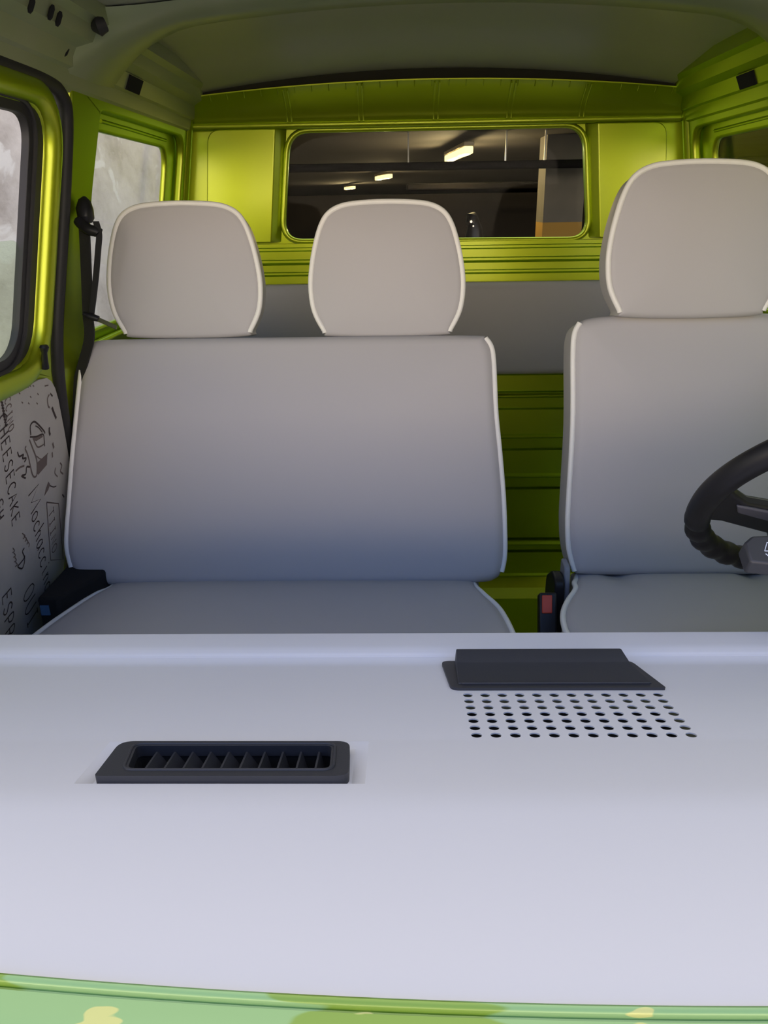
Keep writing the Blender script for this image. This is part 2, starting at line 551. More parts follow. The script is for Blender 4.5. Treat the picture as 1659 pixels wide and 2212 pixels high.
# side sheets, raised above the recess around the window
for sd in (-1, 1):
    c = (lambda x: x) if sd < 0 else (lambda x: 2 * XC - x)
    q = round_poly([(c(-.565), 1.505), (c(-.375), 1.505), (c(-.343), 1.806), (c(-.533), 1.806)], [.01, .004, .004, .035], 6)
    q2 = round_poly([(c(-.565), 1.505), (c(-.348), 1.505), (c(-.313), 1.808), (c(-.533), 1.808)], [.01, .004, .004, .035], 6)
    m = len(q)
    b = MB()
    b.add([RF(u, v, -.010) for u, v in q] + [RF(u, v, .026) for u, v in q2], [tuple(range(m)), tuple(range(2 * m - 1, m - 1, -1))] + [(k, (k + 1) % m, m + (k + 1) % m, m + k) for k in range(m)])
    struct(b.build('trim_1' if sd < 0 else 'trim_2', M['paint'], bevel=.006, seg=3))
b = MB(); b.tube([RF(u, v, .019) for u, v in inset(win, -.006)], .008, 10, True)
b.tube([RF(u, v, .004) for u, v in [(-.60, 1.815), (.81, 1.817)]], .010, 10)
struct(b.build('trim_3', M['paint']))
b = MB(); b.plate([inset(win, -.01)], RF, .033, .037)
struct(b.build('window_1', M['glass'], smooth=False), 'back window of the cabin')

# coved header above the bulkhead, with pressed seams, under the roof
V, Fc = [], []
nx, nv = 48, 10
for i in range(nx + 1):
    u = i / nx
    x = -.60 + u * 1.415
    s = (x - XC) / .64
    ztop = 1.907 - .030 * s * s
    for j in range(nv + 1):
        v = j / nv
        V.append((x, 2.392 - .075 * v ** 1.8 + (.012 if v == 0 else 0), 1.818 + (ztop - 1.818) * v))
    V.append((x, 2.311, ztop + .002)); V.append((x, 2.311, ztop + .005)); V.append((x, 2.40, ztop + .008))
R = nv + 4
for i in range(nx):
    for j in range(R - 1):
        Fc.append((i * R + j, i * R + j + 1, (i + 1) * R + j + 1, (i + 1) * R + j))
hb = MB().add(V, Fc)
for x in (-.30, -.10, .107, .31, .51):
    s = (x - XC) / .64
    zt = 1.907 - .030 * s * s
    for dx in (-.006, .006):
        hb.tube([(x + dx, 2.391 - .075 * (j / 8) ** 1.8, 1.822 + (zt - 1.826) * j / 8) for j in range(9)], .0025, 6)
for k in range(28):                       # spot-weld tabs along the top flange
    x = -.50 + k * .0455
    s = (x - XC) / .64
    zt = 1.907 - .030 * s * s
    hb.tube([(x, 2.316, zt - .012), (x, 2.305, zt + .0)], .0016, 6)
struct(hb.build('trim_4', M['paint'], angle=60))

# dark brown strip standing in for the shade between roof skin and header
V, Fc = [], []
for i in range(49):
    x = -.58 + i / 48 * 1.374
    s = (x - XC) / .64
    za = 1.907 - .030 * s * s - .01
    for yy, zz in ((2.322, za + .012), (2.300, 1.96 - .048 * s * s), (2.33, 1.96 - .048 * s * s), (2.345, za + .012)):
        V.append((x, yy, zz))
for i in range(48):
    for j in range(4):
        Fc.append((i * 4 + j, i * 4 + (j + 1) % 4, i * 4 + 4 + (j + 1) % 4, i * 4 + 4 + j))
struct(mesh('gap_shade_strip', V, Fc, M['brown']))

# roof skin
def roof_z(x, y):
    s = (x - XC) / .64
    return 1.970 - .048 * s * s - .11 * max(0, (y - 2.0)) - .03 * max(0, .9 - y)
V, Fc = [], []
nx, ny = 40, 24
for i in range(nx + 1):
    for j in range(ny + 1):
        x = -.58 + i / nx * 1.374; y = .72 + j / ny * 1.72
        V.append((x, y, roof_z(x, y)))
for i in range(nx):
    for j in range(ny):
        a = i * (ny + 1) + j
        Fc.append((a, a + 1, a + ny + 2, a + ny + 1))
k = len(V)
V2 = V + [(x, y, z + .02) for x, y, z in V]
Fc2 = Fc + [tuple(i + k for i in f) for f in Fc]
struct(mesh('ceiling', V2, Fc2, M['roof']))
# roof bow at the door pillars
def bow(y0, y1, name, drop=.02):
    V, Fc = [], []
    n = 44
    for i in range(n + 1):
        u = i / n
        x = -.58 + u * 1.374
        e = max(0, 1 - min(u, 1 - u) / .15)
        ww = e * e * .085
        zd = .012 + e * e * .072
        zr = roof_z(x, (y0 + y1) / 2)
        for yy, dz in ((y0 - ww, -.002), (y0 - ww + .012, -zd), (y0 - ww + .035, -zd - .012), (y0 + .09, -zd - .012), (y1 + ww - .06, -zd - .008), (y1 + ww - .01, -zd * .7 - .004), (y1 + ww, .0)):
            V.append((x, yy, zr + dz))
    for i in range(n):
        for j in range(6):
            a = i * 7 + j
            Fc.append((a, a + 1, a + 8, a + 7))
    return struct(mesh(name, V, Fc, M['paint_dim'], angle=50))
bow(1.57, 1.73, 'trim_5')
bow(.70, .80, 'trim_6')

# roof rails
for sd, nm in ((-1, 'trim_7'), (1, 'trim_8')):
    P = [(-.62, 1.795), (-.588, 1.798), (-.586, 1.801), (-.578, 1.806), (-.572, 1.83), (-.565, 1.834), (-.552, 1.862), (-.528, 1.872), (-.517, 1.893), (-.500, 1.900), (-.50, 1.93), (-.62, 1.93)]
    b = MB()
    b.prism(P, lambda u, v, w: Vector((u if sd < 0 else 2 * XC - u, w, v)), .62, 2.412)
    struct(b.build(nm, M['paint_dim'] if sd < 0 else M['paint'], angle=25))

def door_panel(side):
    fr = lambda u, v, w: Vector((wx(v, w, side), u, v))
    outer = [(.42, .40), (1.47, .40), (1.53, .75), (1.555, 1.0), (1.545, 1.10), (1.503, 1.215), (1.474, 1.314), (1.468, 1.40), (1.480, 1.485), (1.500, 1.63), (1.515, 1.735), (1.505, 1.768), (1.480, 1.785), (1.38, 1.79), (.86, 1.79), (.42, 1.22)]
    hole = round_poly([(.60, 1.352), (1.392, 1.352), (1.458, 1.760), (.88, 1.760)], [.04, .07, .07, .04], 8)
    b = MB(); b.plate([outer, hole], fr, 0, .045)
    d = b.build('door_1' if side < 0 else 'door_2', M['paint'], bevel=.016, seg=4)
    struct(d, 'green front door' if side < 0 else None)
    inner = round_poly([(.63, 1.367), (1.340, 1.367), (1.405, 1.748), (.90, 1.748)], [.04, .06, .05, .04], 8)
    b = MB(); b.plate([inset(hole, -.004), inner], fr, .008, .022)
    b.build('window_seal', M['rubber'], d, bevel=.005, seg=3)
    b = MB(); b.tube([fr(u, v, .007) for u, v in inset(inner, -.020)], .005, 8, True)
    b.build('seal_lip', M['rubber'], d)
    b = MB(); b.tube([fr(u, v, .006) for u, v in inset(hole, -.026)], .021, 14, True)
    b.build('window_frame', M['paint'], d)
    return d, fr, inner, hole

door, DF, inner, hole = door_panel(-1)
b = MB(); b.plate([round_poly([(.62, 1.34), (1.352, 1.34), (1.372, 1.556), (.80, 1.556)], [.01, .01, .03, .02], 6)], DF, .015, .018)
b.build('window_glass', M['glass_green'], door, bevel=.001)
dr, RFD, inr, hr_ = door_panel(1)
b = MB(); b.plate([inset(inr, -.01)], RFD, .015, .018)
b.build('window_glass', M['glass_green'], dr)
# lock pin
pl = Vector((wx(1.36, -.012), 1.392, 1.335))
b = MB(); b.tube([pl, pl + Vector((.004, -.004, .012)), pl + Vector((.007, -.006, .028)), pl + Vector((.009, -.007, .038)), pl + Vector((.009, -.007, .042))], [.008, .006, .005, .0085, .006], 12)
b.build('lock_pin', M['satin_black'], door)

# printed door card: cream card, handwriting-like brown lettering running downwards
CF = lambda y, z, w=0.0: Vector((wx(z, w, -1), y, z))
card = MB()
cout = [(.5, .62), (1.44, .62), (1.50, .85), (1.535, 1.02), (1.530, 1.12), (1.507, 1.183), (1.478, 1.255), (1.462, 1.282), (1.446, 1.298), (1.425, 1.309), (1.39, 1.313), (1.30, 1.311), (.5, 1.311)]
card.plate([cout], CF, -.006, .004, m=0)
G = {   # stroke letters in a 1 x 1 box (x along the reading direction, y up)
 'C': [[(.9, .85), (.6, 1), (.25, .85), (.1, .5), (.25, .15), (.6, 0), (.9, .15)]],
 'H': [[(.15, 0), (.15, 1)], [(.85, 0), (.85, 1)], [(.15, .5), (.85, .5)]],
 'E': [[(.85, 1), (.15, 1), (.15, 0), (.85, 0)], [(.15, .52), (.7, .52)]],
 'S': [[(.85, .85), (.55, 1), (.2, .85), (.25, .6), (.7, .42), (.8, .18), (.5, 0), (.12, .14)]],
 'A': [[(.05, 0), (.5, 1), (.95, 0)], [(.25, .4), (.75, .4)]],
 'K': [[(.15, 0), (.15, 1)], [(.85, 1), (.15, .45), (.9, 0)]],
 'I': [[(.5, 0), (.5, 1)], [(.25, 1), (.75, 1)], [(.25, 0), (.75, 0)]],
 'N': [[(.12, 0), (.12, 1), (.88, 0), (.88, 1)]],
 'O': [[(.5, 1), (.18, .85), (.08, .5), (.18, .15), (.5, 0), (.82, .15), (.92, .5), (.82, .85), (.5, 1)]],
 'P': [[(.15, 0), (.15, 1), (.65, 1), (.85, .8), (.65, .5), (.15, .45)]],
 'R': [[(.15, 0), (.15, 1), (.65, 1), (.85, .8), (.65, .52), (.15, .5)], [(.5, .5), (.9, 0)]],
 'T': [[(.5, 0), (.5, 1)], [(.05, 1), (.95, 1)]],
 'U': [[(.12, 1), (.12, .3), (.35, 0), (.65, 0), (.88, .3), (.88, 1)]],
 'M': [[(.02, 0), (.08, 1), (.48, .15), (.88, 1), (.98, 0)]],
 'o': [[(.5, .6), (.15, .45), (.15, .12), (.5, 0), (.85, .15), (.82, .48), (.5, .6)]],
 'c': [[(.85, .5), (.5, .6), (.15, .4), (.2, .1), (.55, 0), (.9, .12)]],
 'h': [[(.15, 1), (.15, 0)], [(.15, .35), (.45, .6), (.75, .5), (.85, 0)]],
 'a': [[(.8, .5), (.45, .6), (.12, .35), (.2, .05), (.5, 0), (.8, .25), (.8, .6), (.85, 0)]],
 'i': [[(.5, .6), (.5, .05), (.7, 0)], [(.5, .8), (.52, .86)]],
 'n': [[(.15, .6), (.15, 0)], [(.15, .35), (.45, .6), (.75, .5), (.85, 0)]],
 'r': [[(.2, .6), (.2, 0)], [(.2, .35), (.5, .58), (.85, .52)]],
 'u': [[(.15, .6), (.2, .1), (.5, 0), (.8, .2), (.8, .6), (.88, 0)]],
 's': [[(.8, .5), (.45, .6), (.2, .45), (.7, .22), (.7, .05), (.2, .03)]],
 'm': [[(.05, .6), (.08, 0)], [(.08, .4), (.3, .6), (.45, .45), (.48, 0)], [(.48, .4), (.7, .6), (.88, .45), (.92, 0)]],
 ',': [[(.3, .3), (.6, .0)]], '.': [[(.45, .0), (.55, .12)]]}
def ribbon(pts, w, m=1):
    """Flat ink stroke on the card, pts in (y, z)."""
    n = len(pts)
    L, Rr = [], []
    for i in range(n):
        a, c = Vector(pts[max(0, i - 1)]), Vector(pts[min(n - 1, i + 1)])
        t = (c - a)
        t = t.normalized() if t.length > 0 else Vector((1, 0))
        nn = Vector((-t.y, t.x)) * w * .5
        p = Vector(pts[i])
        L.append(CF(*(p + nn), -.0066)); Rr.append(CF(*(p - nn), -.0066))
    card.add(L + Rr, [(i, i + 1, n + i + 1, n + i) for i in range(n - 1)], m)
def write(text, p0, p1, hgt, w, m=1, gap=.18):
    """text from p0 to p1 (the letters' feet, in (y, z)), tops towards +y."""
    p0, p1 = Vector(p0), Vector(p1)
    d = (p1 - p0); L = d.length; d.normalize()
    up = Vector((-d.y, d.x))
    if up.x < 0: up = -up
    step = L / len(text)
    for i, ch in enumerate(text):
        if ch not in G: continue
        for st in G[ch]:
            pts = [p0 + d * ((i + gap / 2 + x * (1 - gap)) * step) + up * (y * hgt) for x, y in st]
            if len(pts) > 3:
                pts = [Vector(q[:2]) for q in smooth_loop([(*q, 0) for q in pts], 4, False)] if ch in 'CSOoPRcasuU' else pts
            ribbon(pts, w, m)
ow = lambda x, y: on_wall(x, y, -.006)
write('CCINO', ow(9, 862), ow(19, 937), .020, .0024, 2)
write('CHEESECAKE', ow(-6, 902), ow(27, 1142), .030, .0030)
write('M', ow(60, 1066), ow(67, 1116), .046, .0028)
write('ochaccino', ow(67, 1114), ow(98, 1285), .042, .0028)
write('OUI', ow(49, 1282), ow(61, 1364), .046, .0028)
write('ESPRESSO', ow(4, 1286), Vector(ow(17, 1370)) + Vector((0, -.12)), .034, .0030)
write('TIINO', ow(104, 1105), ow(113, 1200), .024, .0024, 2)
write('cup', ow(-3, 1078), ow(1, 1150), .024, .0028)
bx = [ow(100, 1085), ow(126, 1088), ow(136, 1208), ow(109, 1210), ow(100, 1085)]
ribbon(bx, .003, 2)
for k in range(9):
    q = ow(1 + k * 1.1, 868 + k * 6.2); ribbon([q, (q[0] + .008, q[1] - .004)], .004, 1)
def sketch(pts, w=.004, m=1, n=5, closed=False):
    w *= .62
    P = [Vector(q[:2]) for q in smooth_loop([(*ow(*p), 0) for p in pts], n, closed)]
    if closed: P.append(P[0])
    ribbon(P, w, m)
def blob(pts, m=2):
    P = [CF(*ow(*p), -.0064) for p in pts]
    card.add(P, [tuple(range(len(P)))], m)
# coffee-pot drawing, cup drawing, loose strokes
sketch([(66, 940), (65, 920), (73, 911), (83, 918), (95, 932), (96, 937)], .006)
sketch([(76, 920), (83, 924), (91, 934)], .004)
blob([(70, 944), (90, 937), (92, 944), (78, 953), (71, 950)])
sketch([(64, 944), (78, 943), (92, 938), (95, 950), (96, 964)], .005)
sketch([(63, 950), (70, 968), (78, 990), (80, 1010), (78, 1028), (70, 1026), (60, 985), (54, 970), (56, 964)], .006, 2)
sketch([(71, 946), (76, 958), (82, 966), (94, 960)], .005, 2)
blob([(79, 1000), (102, 980), (101, 1004), (82, 1026), (79, 1022)])
sketch([(78, 985), (90, 992), (103, 979)], .004, 2)
sketch([(37, 976), (41, 986), (50, 982), (48, 990), (56, 990), (52, 998)], .006)
sketch([(33, 1018), (42, 1010), (52, 1006)], .006, 2)
sketch([(64, 1009), (57, 1009), (55, 1024), (46, 1028), (55, 1033)], .006)
sketch([(106, 923), (106, 933), (108, 940)], .010)
sketch([(113, 957), (116, 968)], .010, 2)
sketch([(112, 977), (113, 988)], .008, 2)
blob([(104, 1040), (108, 1046), (104, 1058), (95, 1072), (98, 1058)])
sketch([(107, 1049), (115, 1052), (121, 1050)], .004)
sketch([(106, 852), (102, 862), (104, 878), (107, 880)], .006, 2)
sketch([(108, 850), (113, 856)], .006)
sketch([(112, 880), (116, 892), (121, 904)], .010)
sketch([(96, 834), (104, 832)], .004, 2)
for (x, y) in ((58, 834), (63, 832), (70, 832), (46, 868), (60, 870), (78, 870), (80, 850), (64, 856), (40, 848)):
    sketch([(x, y), (x + 3, y + 3)], .004, 2)
sketch([(52, 1184), (48, 1192), (52, 1204), (44, 1216), (38, 1224), (47, 1228), (52, 1216), (53, 1200)], .005)
for k in range(4):
    sketch([(47 + k * 4, 1152 + k * 6), (54 + k * 3, 1158 + k * 6), (49 + k * 4, 1164 + k * 6)], .004, 2)
    sketch([(27 + k * 2, 1184 + k * 10), (31 + k * 2, 1190 + k * 10), (26 + k * 2, 1194 + k * 10)], .004, 2)
sketch([(129, 1000), (133, 1006), (130, 1018), (136, 1024)], .006, 2)
sketch([(120, 1010), (118, 1022), (124, 1030)], .005, 2)
sketch([(134, 1068), (138, 1074)], .006)
card.build('door_card', mats=[M['card'], M['ink'], M['ink_soft']], parent=door, smooth=False)
# outside skin of the door below the window keeps the card from floating
# door aperture seal on the pillar
for sd in (-1, 1):
    P = smooth_loop([(wx(z, 0.004, sd), y, z) for y, z in [(.95, 1.806), (1.28, 1.806), (1.44, 1.804), (1.508, 1.792), (1.537, 1.755), (1.527, 1.63), (1.505, 1.485), (1.492, 1.39), (1.496, 1.314), (1.522, 1.212), (1.558, 1.12), (1.572, 1.0), (1.55, .75), (1.48, .45)]], 6, False)
    b = MB(); b.tube(P, .0135, 10)
    b.build('aperture_seal', M['rubber'], door if sd < 0 else dr)

# side walls: door pillar and rear panel with its window
for sd in (-1, 1):
    fr = lambda u, v, w, sd=sd: Vector((wx(v, w, sd), u, v))
    outer = [(1.42, .30), (2.405, .30), (2.405, 1.83), (1.55, 1.83), (1.552, 1.76), (1.542, 1.63), (1.52, 1.485), (1.507, 1.39), (1.51, 1.314), (1.535, 1.212), (1.575, 1.12), (1.59, 1.0), (1.565, .75), (1.50, .45)]
    hole2 = round_poly([(1.665, 1.33), (2.31, 1.33), (2.345, 1.785), (1.706, 1.785), (1.655, 1.60)], [.02, .06, .06, .02, .06], 8)
    b = MB(); b.plate([outer, hole2], fr, 0, .022)
    struct(b.build('wall_left' if sd < 0 else 'wall_right', M['paint'], bevel=.007, seg=3))
    hole3 = round_poly([(1.685, 1.352), (2.235, 1.352), (2.268, 1.752), (1.725, 1.752), (1.678, 1.60)], [.02, .055, .055, .02, .06], 8)
    b = MB(); b.plate([inset(hole2, -.02), hole3], fr, .024, .040)
    w = struct(b.build('window_2' if sd < 0 else 'window_3', M['paint'], bevel=.006, seg=3))
    b = MB(); b.plate([inset(hole3, -.01)], fr, .034, .037)
    b.build('pane', M['glass'], w)
    # vertical corner post where side and bulkhead meet
    b = MB(); b.tube([fr(2.386, z, .012) for z in (.4, 1.0, 1.5, 1.8, 1.84)], .022, 10)
    struct(b.build('trim_9' if sd < 0 else 'trim_10', M['paint']))
    # bead in the header above the window
    b = MB(); b.tube([fr(1.76, 1.772, .022), fr(1.95, 1.772, .022), fr(2.24, 1.770, .022)], .004, 8)
    struct(b.build('trim_11' if sd < 0 else 'trim_12', M['paint']))

# square black plugs and slots in the roof rails
def plug(sd, y, label):
    x = lambda u: u if sd < 0 else 2 * XC - u
    b = MB()
    a, c = Vector((x(-.5655), 0, 1.834)), Vector((x(-.5525), 0, 1.861))
    n = Vector((.9 * -sd * 1, 0, -.42)).normalized() * .0035
    P = [a + Vector((0, y, 0)), a + Vector((0, y + .085, 0)), c + Vector((0, y + .085, 0)), c + Vector((0, y, 0))]
    b.add([p - n for p in P] + [p + n for p in P], [(0, 1, 2, 3), (7, 6, 5, 4), (0, 4, 5, 1), (1, 5, 6, 2), (2, 6, 7, 3), (3, 7, 4, 0)])
    tag(b.build('roof_rail_plug', M['dark'], smooth=False), label, 'plug', 'square plugs in the roof rails')
plug(-1, 1.80, 'small square black plug in the roof rail above the passenger side rear window')
plug(1, 1.90, 'small square black plug in the roof rail above the driver headrest')
for (px, py, a) in ((58, 6, 0), (101, 22, 0), (118, 36, 0), (134, 106, 1)):
    p = at(px, py, x=-.5255 if not a else -.566)
    b = MB()
    d = Vector((.45, 0, .89)) if not a else Vector((.2, .6, .75))
    d.normalize(); q = Vector((.006, 0, -.003))
    b.tube([p + q - d * .011, p + q - d * .006, p + q + d * .006, p + q + d * .011], [.002, .0042, .0042, .002], 8)
    tag(b.build('rail_slot', M['dark']), 'small dark oval slot in the front roof rail above the passenger door', 'slot', 'dark slots in the roof rail')

b = MB(); b.tube([at(203, 58, x=-.510), at(214, 57, x=-.500), at(228, 52, x=-.490)], [.008, .015, .011], 12)  # dark blob in place of the shadow between roof bow and rail
tag(b.build('bow_end_shade', M['rubber']), 'dark rounded blob standing in for the shadowed hole where the roof bow meets the front roof rail', 'plug')

# front: scuttle flange, nose, windscreen posts
def bowy(x):
    return .3015 + .105 * (x - .17) ** 2
pf = [(.02, -.10), (.004, -.015), (.001, -.002), (-.0003, .0008), (-.0016, .0014), (-.0034, .0006), (-.0046, -.0010), (-.0052, -.0045), (-.0062, -.0050), (-.0072, -.0032), (-.030, -.010), (-.034, -.013), (-.06, -.035), (-.10, -.09), (-.16, -.35), (-.18, -.80)]
V, Fc = [], []
nx = 60
for i in range(nx + 1):
    x = -.72 + i / nx * 1.654
    for dy, dz in pf:
        V.append((x, bowy(x) + dy, 1.1795 + dz))
for i in range(nx):
    for j in range(len(pf) - 1):
        a = i * len(pf) + j
        Fc.append((a, a + 1, a + len(pf) + 1, a + len(pf)))
struct(mesh('wall_front', V, Fc, M['scuttle'], angle=30), 'green windscreen flange with pale sealant remnants')
for sd in (-1, 1):
    c = (lambda x: x) if sd < 0 else (lambda x: 2 * XC - x)
    b = MB(); b.tube([(c(-.74), .36, 1.16), (c(-.715), .42, 1.25), (c(-.66), .60, 1.52), (c(-.60), .76, 1.80), (c(-.56), .82, 1.90)], [.05, .045, .04, .04, .045], 12)
    b.box((min(c(-.76), c(-.72)), .30, .3), (max(c(-.76), c(-.72)), .46, 1.2))
    struct(b.build('trim_13' if sd < 0 else 'trim_14', M['paint']))

# ================================================================== REAR PADDED BACKREST
t = round_poly([(-.56, 1.115), (.775, 1.115), (.76, 1.388), (-.545, 1.388)], .03, 6)
o = cushion('rear_backrest', t, frame((0, 2.335, 0), (1, 0, 0), (0, 0, 1), (0, -1, 0)), .06, .022, .006, M['vinyl'], None)
tag(o, 'long grey padded backrest fixed to the green ribbed back wall under the window', 'backrest')

# ================================================================== FRONT SEATS
def lean_frame(o, deg):
    a = radians(deg)
    return frame(o, (1, 0, 0), (0, sin(a), cos(a)), (0, -cos(a), sin(a)))

def headrest(parent, cx, y, z, k, lean=8):
    hw = [(0, .118), (.012, .128), (.05, .147), (.095, .153), (.14, .149), (.185, .139), (.218, .127), (.238, .112), (.250, .088), (.255, .055)]
    R = [(w, h) for h, w in hw]
    loop = R + [(0, .257)] + [(-w, h) for w, h in reversed(R)] + [(0, -.004)]
    loop = [(p.x * k, p.y * k) for p in smooth_loop([(a, c, 0) for a, c in loop], 5)]
    fr = lean_frame((cx, y, z), lean)
    h = cushion('headrest', loop, fr, .085, .012, .010, M['vinyl'], parent)
    up = [(u, v) for u, v in loop if v > .003]
    i0 = loop.index(up[0])
    path = [p for p in loop if p[1] > .006 * k]
    # piping runs up one side, over the top and down the other
    b = MB(); b.tube([fr(u, v, -.006) for u, v in path], .0055, 10)
    b.build('piping', M['piping'], h)
    for s in (-.06, .06):
        b = MB(); b.tube([fr(s, -.09, -.045), fr(s, .01, -.045)], .006, 10)
        b.build('post', M['steel'], h)
    return h

# ---- passenger bench
bench = empty('passenger_bench', (-.24, 1.3, .33))
tag(bench, 'wide grey vinyl double passenger bench with white piping and two headrests', 'seat')
ln = 18.6
BF = lean_frame((0, 1.42, .885), ln)
def back_uv(px, py, y0, z0, lean):
    d = ray(px, py); a = tan(radians(lean))
    s = (y0 + (1.6 - z0) * a) / (d[1] - d[2] * a)
    p = CAM + d * s
    return (p.x, (p.z - z0) / cos(radians(lean)))
L = [(-.622, -.010), (-.668, .003), (-.689, .028), (-.697, .070), (-.6945, .115), (-.690, .155), (-.680, .25), (-.668, .345), (-.655, .440), (-.647, .470), (-.634, .490), (-.60, .499)]
Rr = [(.155, .499), (.176, .492), (.188, .474), (.193, .440), (.197, .345), (.205, .262), (.2125, .170), (.2155, .09), (.2150, .045), (.209, .013), (.195, -.003), (.155, -.010)]
loop = [(p.x, p.y) for p in smooth_loop([(u, v, 0) for u, v in L + [(-.4, .500), (-.05, .500)] + Rr + [(-.05, -.012), (-.4, -.012)]], 4)]
cushion('backrest', loop, BF, .12, .022, .012, M['vinyl'], bench)
for side in (L[2:11], Rr[1:10]):
    P = [BF(p.x, p.y, -.012) for p in smooth_loop([(u, v, 0) for u, v in side], 6, False)]
    b = MB(); b.tube(P, .0055, 10); b.build('piping', M['piping'], bench)
headrest(bench, -.436, 1.600, 1.355, 1.01)
headrest(bench, -.024, 1.600, 1.352, 1.01)
# cushion
CL = [(-.60, 1.47), (-.606, 1.41), (-.618, 1.385), (-.640, 1.330), (-.672, 1.222), (-.690, 1.10), (-.685, 1.0), (-.65, .96)]
CR = [(.18, .96), (.205, 1.0), (.212, 1.10), (.2035, 1.213), (.1967, 1.276), (.187, 1.322), (.166, 1.372), (.155, 1.41), (.15, 1.47)]
loop = [(p.x, p.y) for p in smooth_loop([(u, v, 0) for u, v in CL + [(-.4, .95), (-.05, .95)] + CR + [(-.05, 1.48), (-.4, 1.48)]], 4)]
SF = frame((0, 0, .885), (1, 0, 0), (0, 1, 0), (0, 0, 1))
def tuck(v, y0):
    t = max(0, min(1, (v - y0) / .07))
    return -.009 * t * t * (3 - 2 * t)
cushion('seat_cushion', loop, SF, .13, .022, .010, M['vinyl'], bench, dent=lambda u, v, w: tuck(v, 1.375))
for side in (CL, CR):
    b = MB(); b.tube([SF(p.x, p.y, -.010 + tuck(p.y, 1.375)) for p in smooth_loop([(u, v, 0) for u, v in side], 6, False)], .0055, 10); b.build('piping', M['piping'], bench)
b = MB(); b.box((-.62, 1.0, .33), (.15, 1.40, .76)); b.build('seat_base', M['satin_black'], bench, bevel=.01)

# ---- driver seat
drv = empty('driver_seat', (.57, 1.3, .33))
tag(drv, 'single grey vinyl driver seat with white piping behind the steering wheel', 'seat')
DX = .572
DFR = lean_frame((DX, 1.40, .905), 15)
hl = [(-.12, -.006), (-.20, -.004), (-.219, .004), (-.231, .05), (-.2345, .10), (-.2335, .15), (-.228, .30), (-.230, .43), (-.228, .475), (-.218, .497), (-.19, .508), (-.10, .514)]
loop = hl + [(0, .516)] + [(-u, v) for u, v in reversed(hl)] + [(0, -.006)]
loop = [(p.x, p.y) for p in smooth_loop([(u, v, 0) for u, v in loop], 4)]
cushion('backrest', loop, DFR, .12, .022, .014, M['vinyl'], drv)
for s in (1, -1):
    b = MB(); b.tube([DFR(s * p.x, p.y, -.012) for p in smooth_loop([(u, v, 0) for u, v in hl[2:10]], 6, False)], .0055, 10); b.build('piping', M['piping'], drv)
headrest(drv, .556, 1.500, 1.398, 1.06)
dl = [(-.20, 1.46), (-.215, 1.41), (-.224, 1.385), (-.229, 1.352), (-.254, 1.304), (-.272, 1.257), (-.279, 1.213), (-.278, 1.175), (-.262, 1.08), (-.25, 1.0), (-.21, .96)]
loop = dl + [(0, .95)] + [(-u, v) for u, v in reversed(dl)] + [(0, 1.465)]
loop = [(p.x, p.y) for p in smooth_loop([(u, v, 0) for u, v in loop], 4)]
SD = frame((DX, 0, .905), (1, 0, 0), (0, 1, 0), (0, 0, 1))
def dcrease(u, v, w):
    g = 0
    for s in (-1, 1):
        g -= .012 * math.exp(-(((u - s * .135) / .022) ** 2)) * max(0, min(1, (v - 1.33) / .05))
    return (g if w > -.03 else 0) + tuck(v, 1.355)
cushion('seat_cushion', loop, SD, .13, .022, .010, M['vinyl'], drv, dent=dcrease)
for s in (1, -1):
    b = MB(); b.tube([SD(s * p.x, p.y, -.010 + tuck(p.y, 1.355)) for p in smooth_loop([(u, v, 0) for u, v in dl], 6, False)], .0055, 10); b.build('piping', M['piping'], drv)
b = MB(); b.box((.40, 1.0, .33), (.75, 1.40, .78)); b.build('seat_base', M['satin_black'], drv, bevel=.01)
b = MB()     # recliner cover beside the joint of cushion and backrest
b.prism(round_poly([(1.36, .70), (1.47, .70), (1.47, .87), (1.42, .905), (1.375, .900)], .015, 4), lambda u, v, w: Vector((w, u, v)), .308, .328)
b.build('recliner_cover', M['satin_black'], drv, bevel=.004)
b = MB(); b.prism(round_poly([(1.37, .74), (1.45, .74), (1.44, .925), (1.40, .92)], .01, 4), lambda u, v, w: Vector((w, u, v)), .330, .342)
b.build('recliner_plate', M['grey_plastic'], drv, bevel=.003)

# ---- buckle between the seats
bk = empty('seat_belt_buckle', (.288, 1.36, .80))
tag(bk, 'black seat belt buckle with a red button between the two front seats', 'buckle')
a = radians(38)
KF = lambda p: Vector((.2895, 1.352, .868)) + Vector((1, 0, 0)) * p.x + Vector((.06, sin(a), cos(a))) * p.y + Vector((0, -cos(a), sin(a))) * p.z
b = MB(); b.box((-.0165, -.085, -.020), (.0185, .018, .006), KF); b.build('body', M['satin_black'], bk, bevel=.004, seg=3)
b = MB(); b.box((-.0115, -.024, .004), (.0085, .012, .0085), KF); b.build('release_button', M['red'], bk, bevel=.0015)
b = MB(); b.box((-.010, -.30, -.012), (.012, -.08, -.004), KF); b.build('stalk', M['web'], bk, bevel=.002)

# ---- black housing between bench and door
b = MB()
b.prism([(-.702, 1.302), (-.702, 1.47), (-.612, 1.47), (-.612, 1.40), (-.66, 1.302)], lambda u, v, w: Vector((u, v, w)), .34, .908)
hs = b.build('belt_reel_housing', M['dark'], bevel=.006)
tag(hs, 'black plastic housing with a small blue tag, wedged between passenger bench and printed door card', 'housing')
b = MB(); b.box((-.697, 1.2995, .872), (-.680, 1.3025, .893)); b.build('tag', M['blue'], hs, smooth=False)

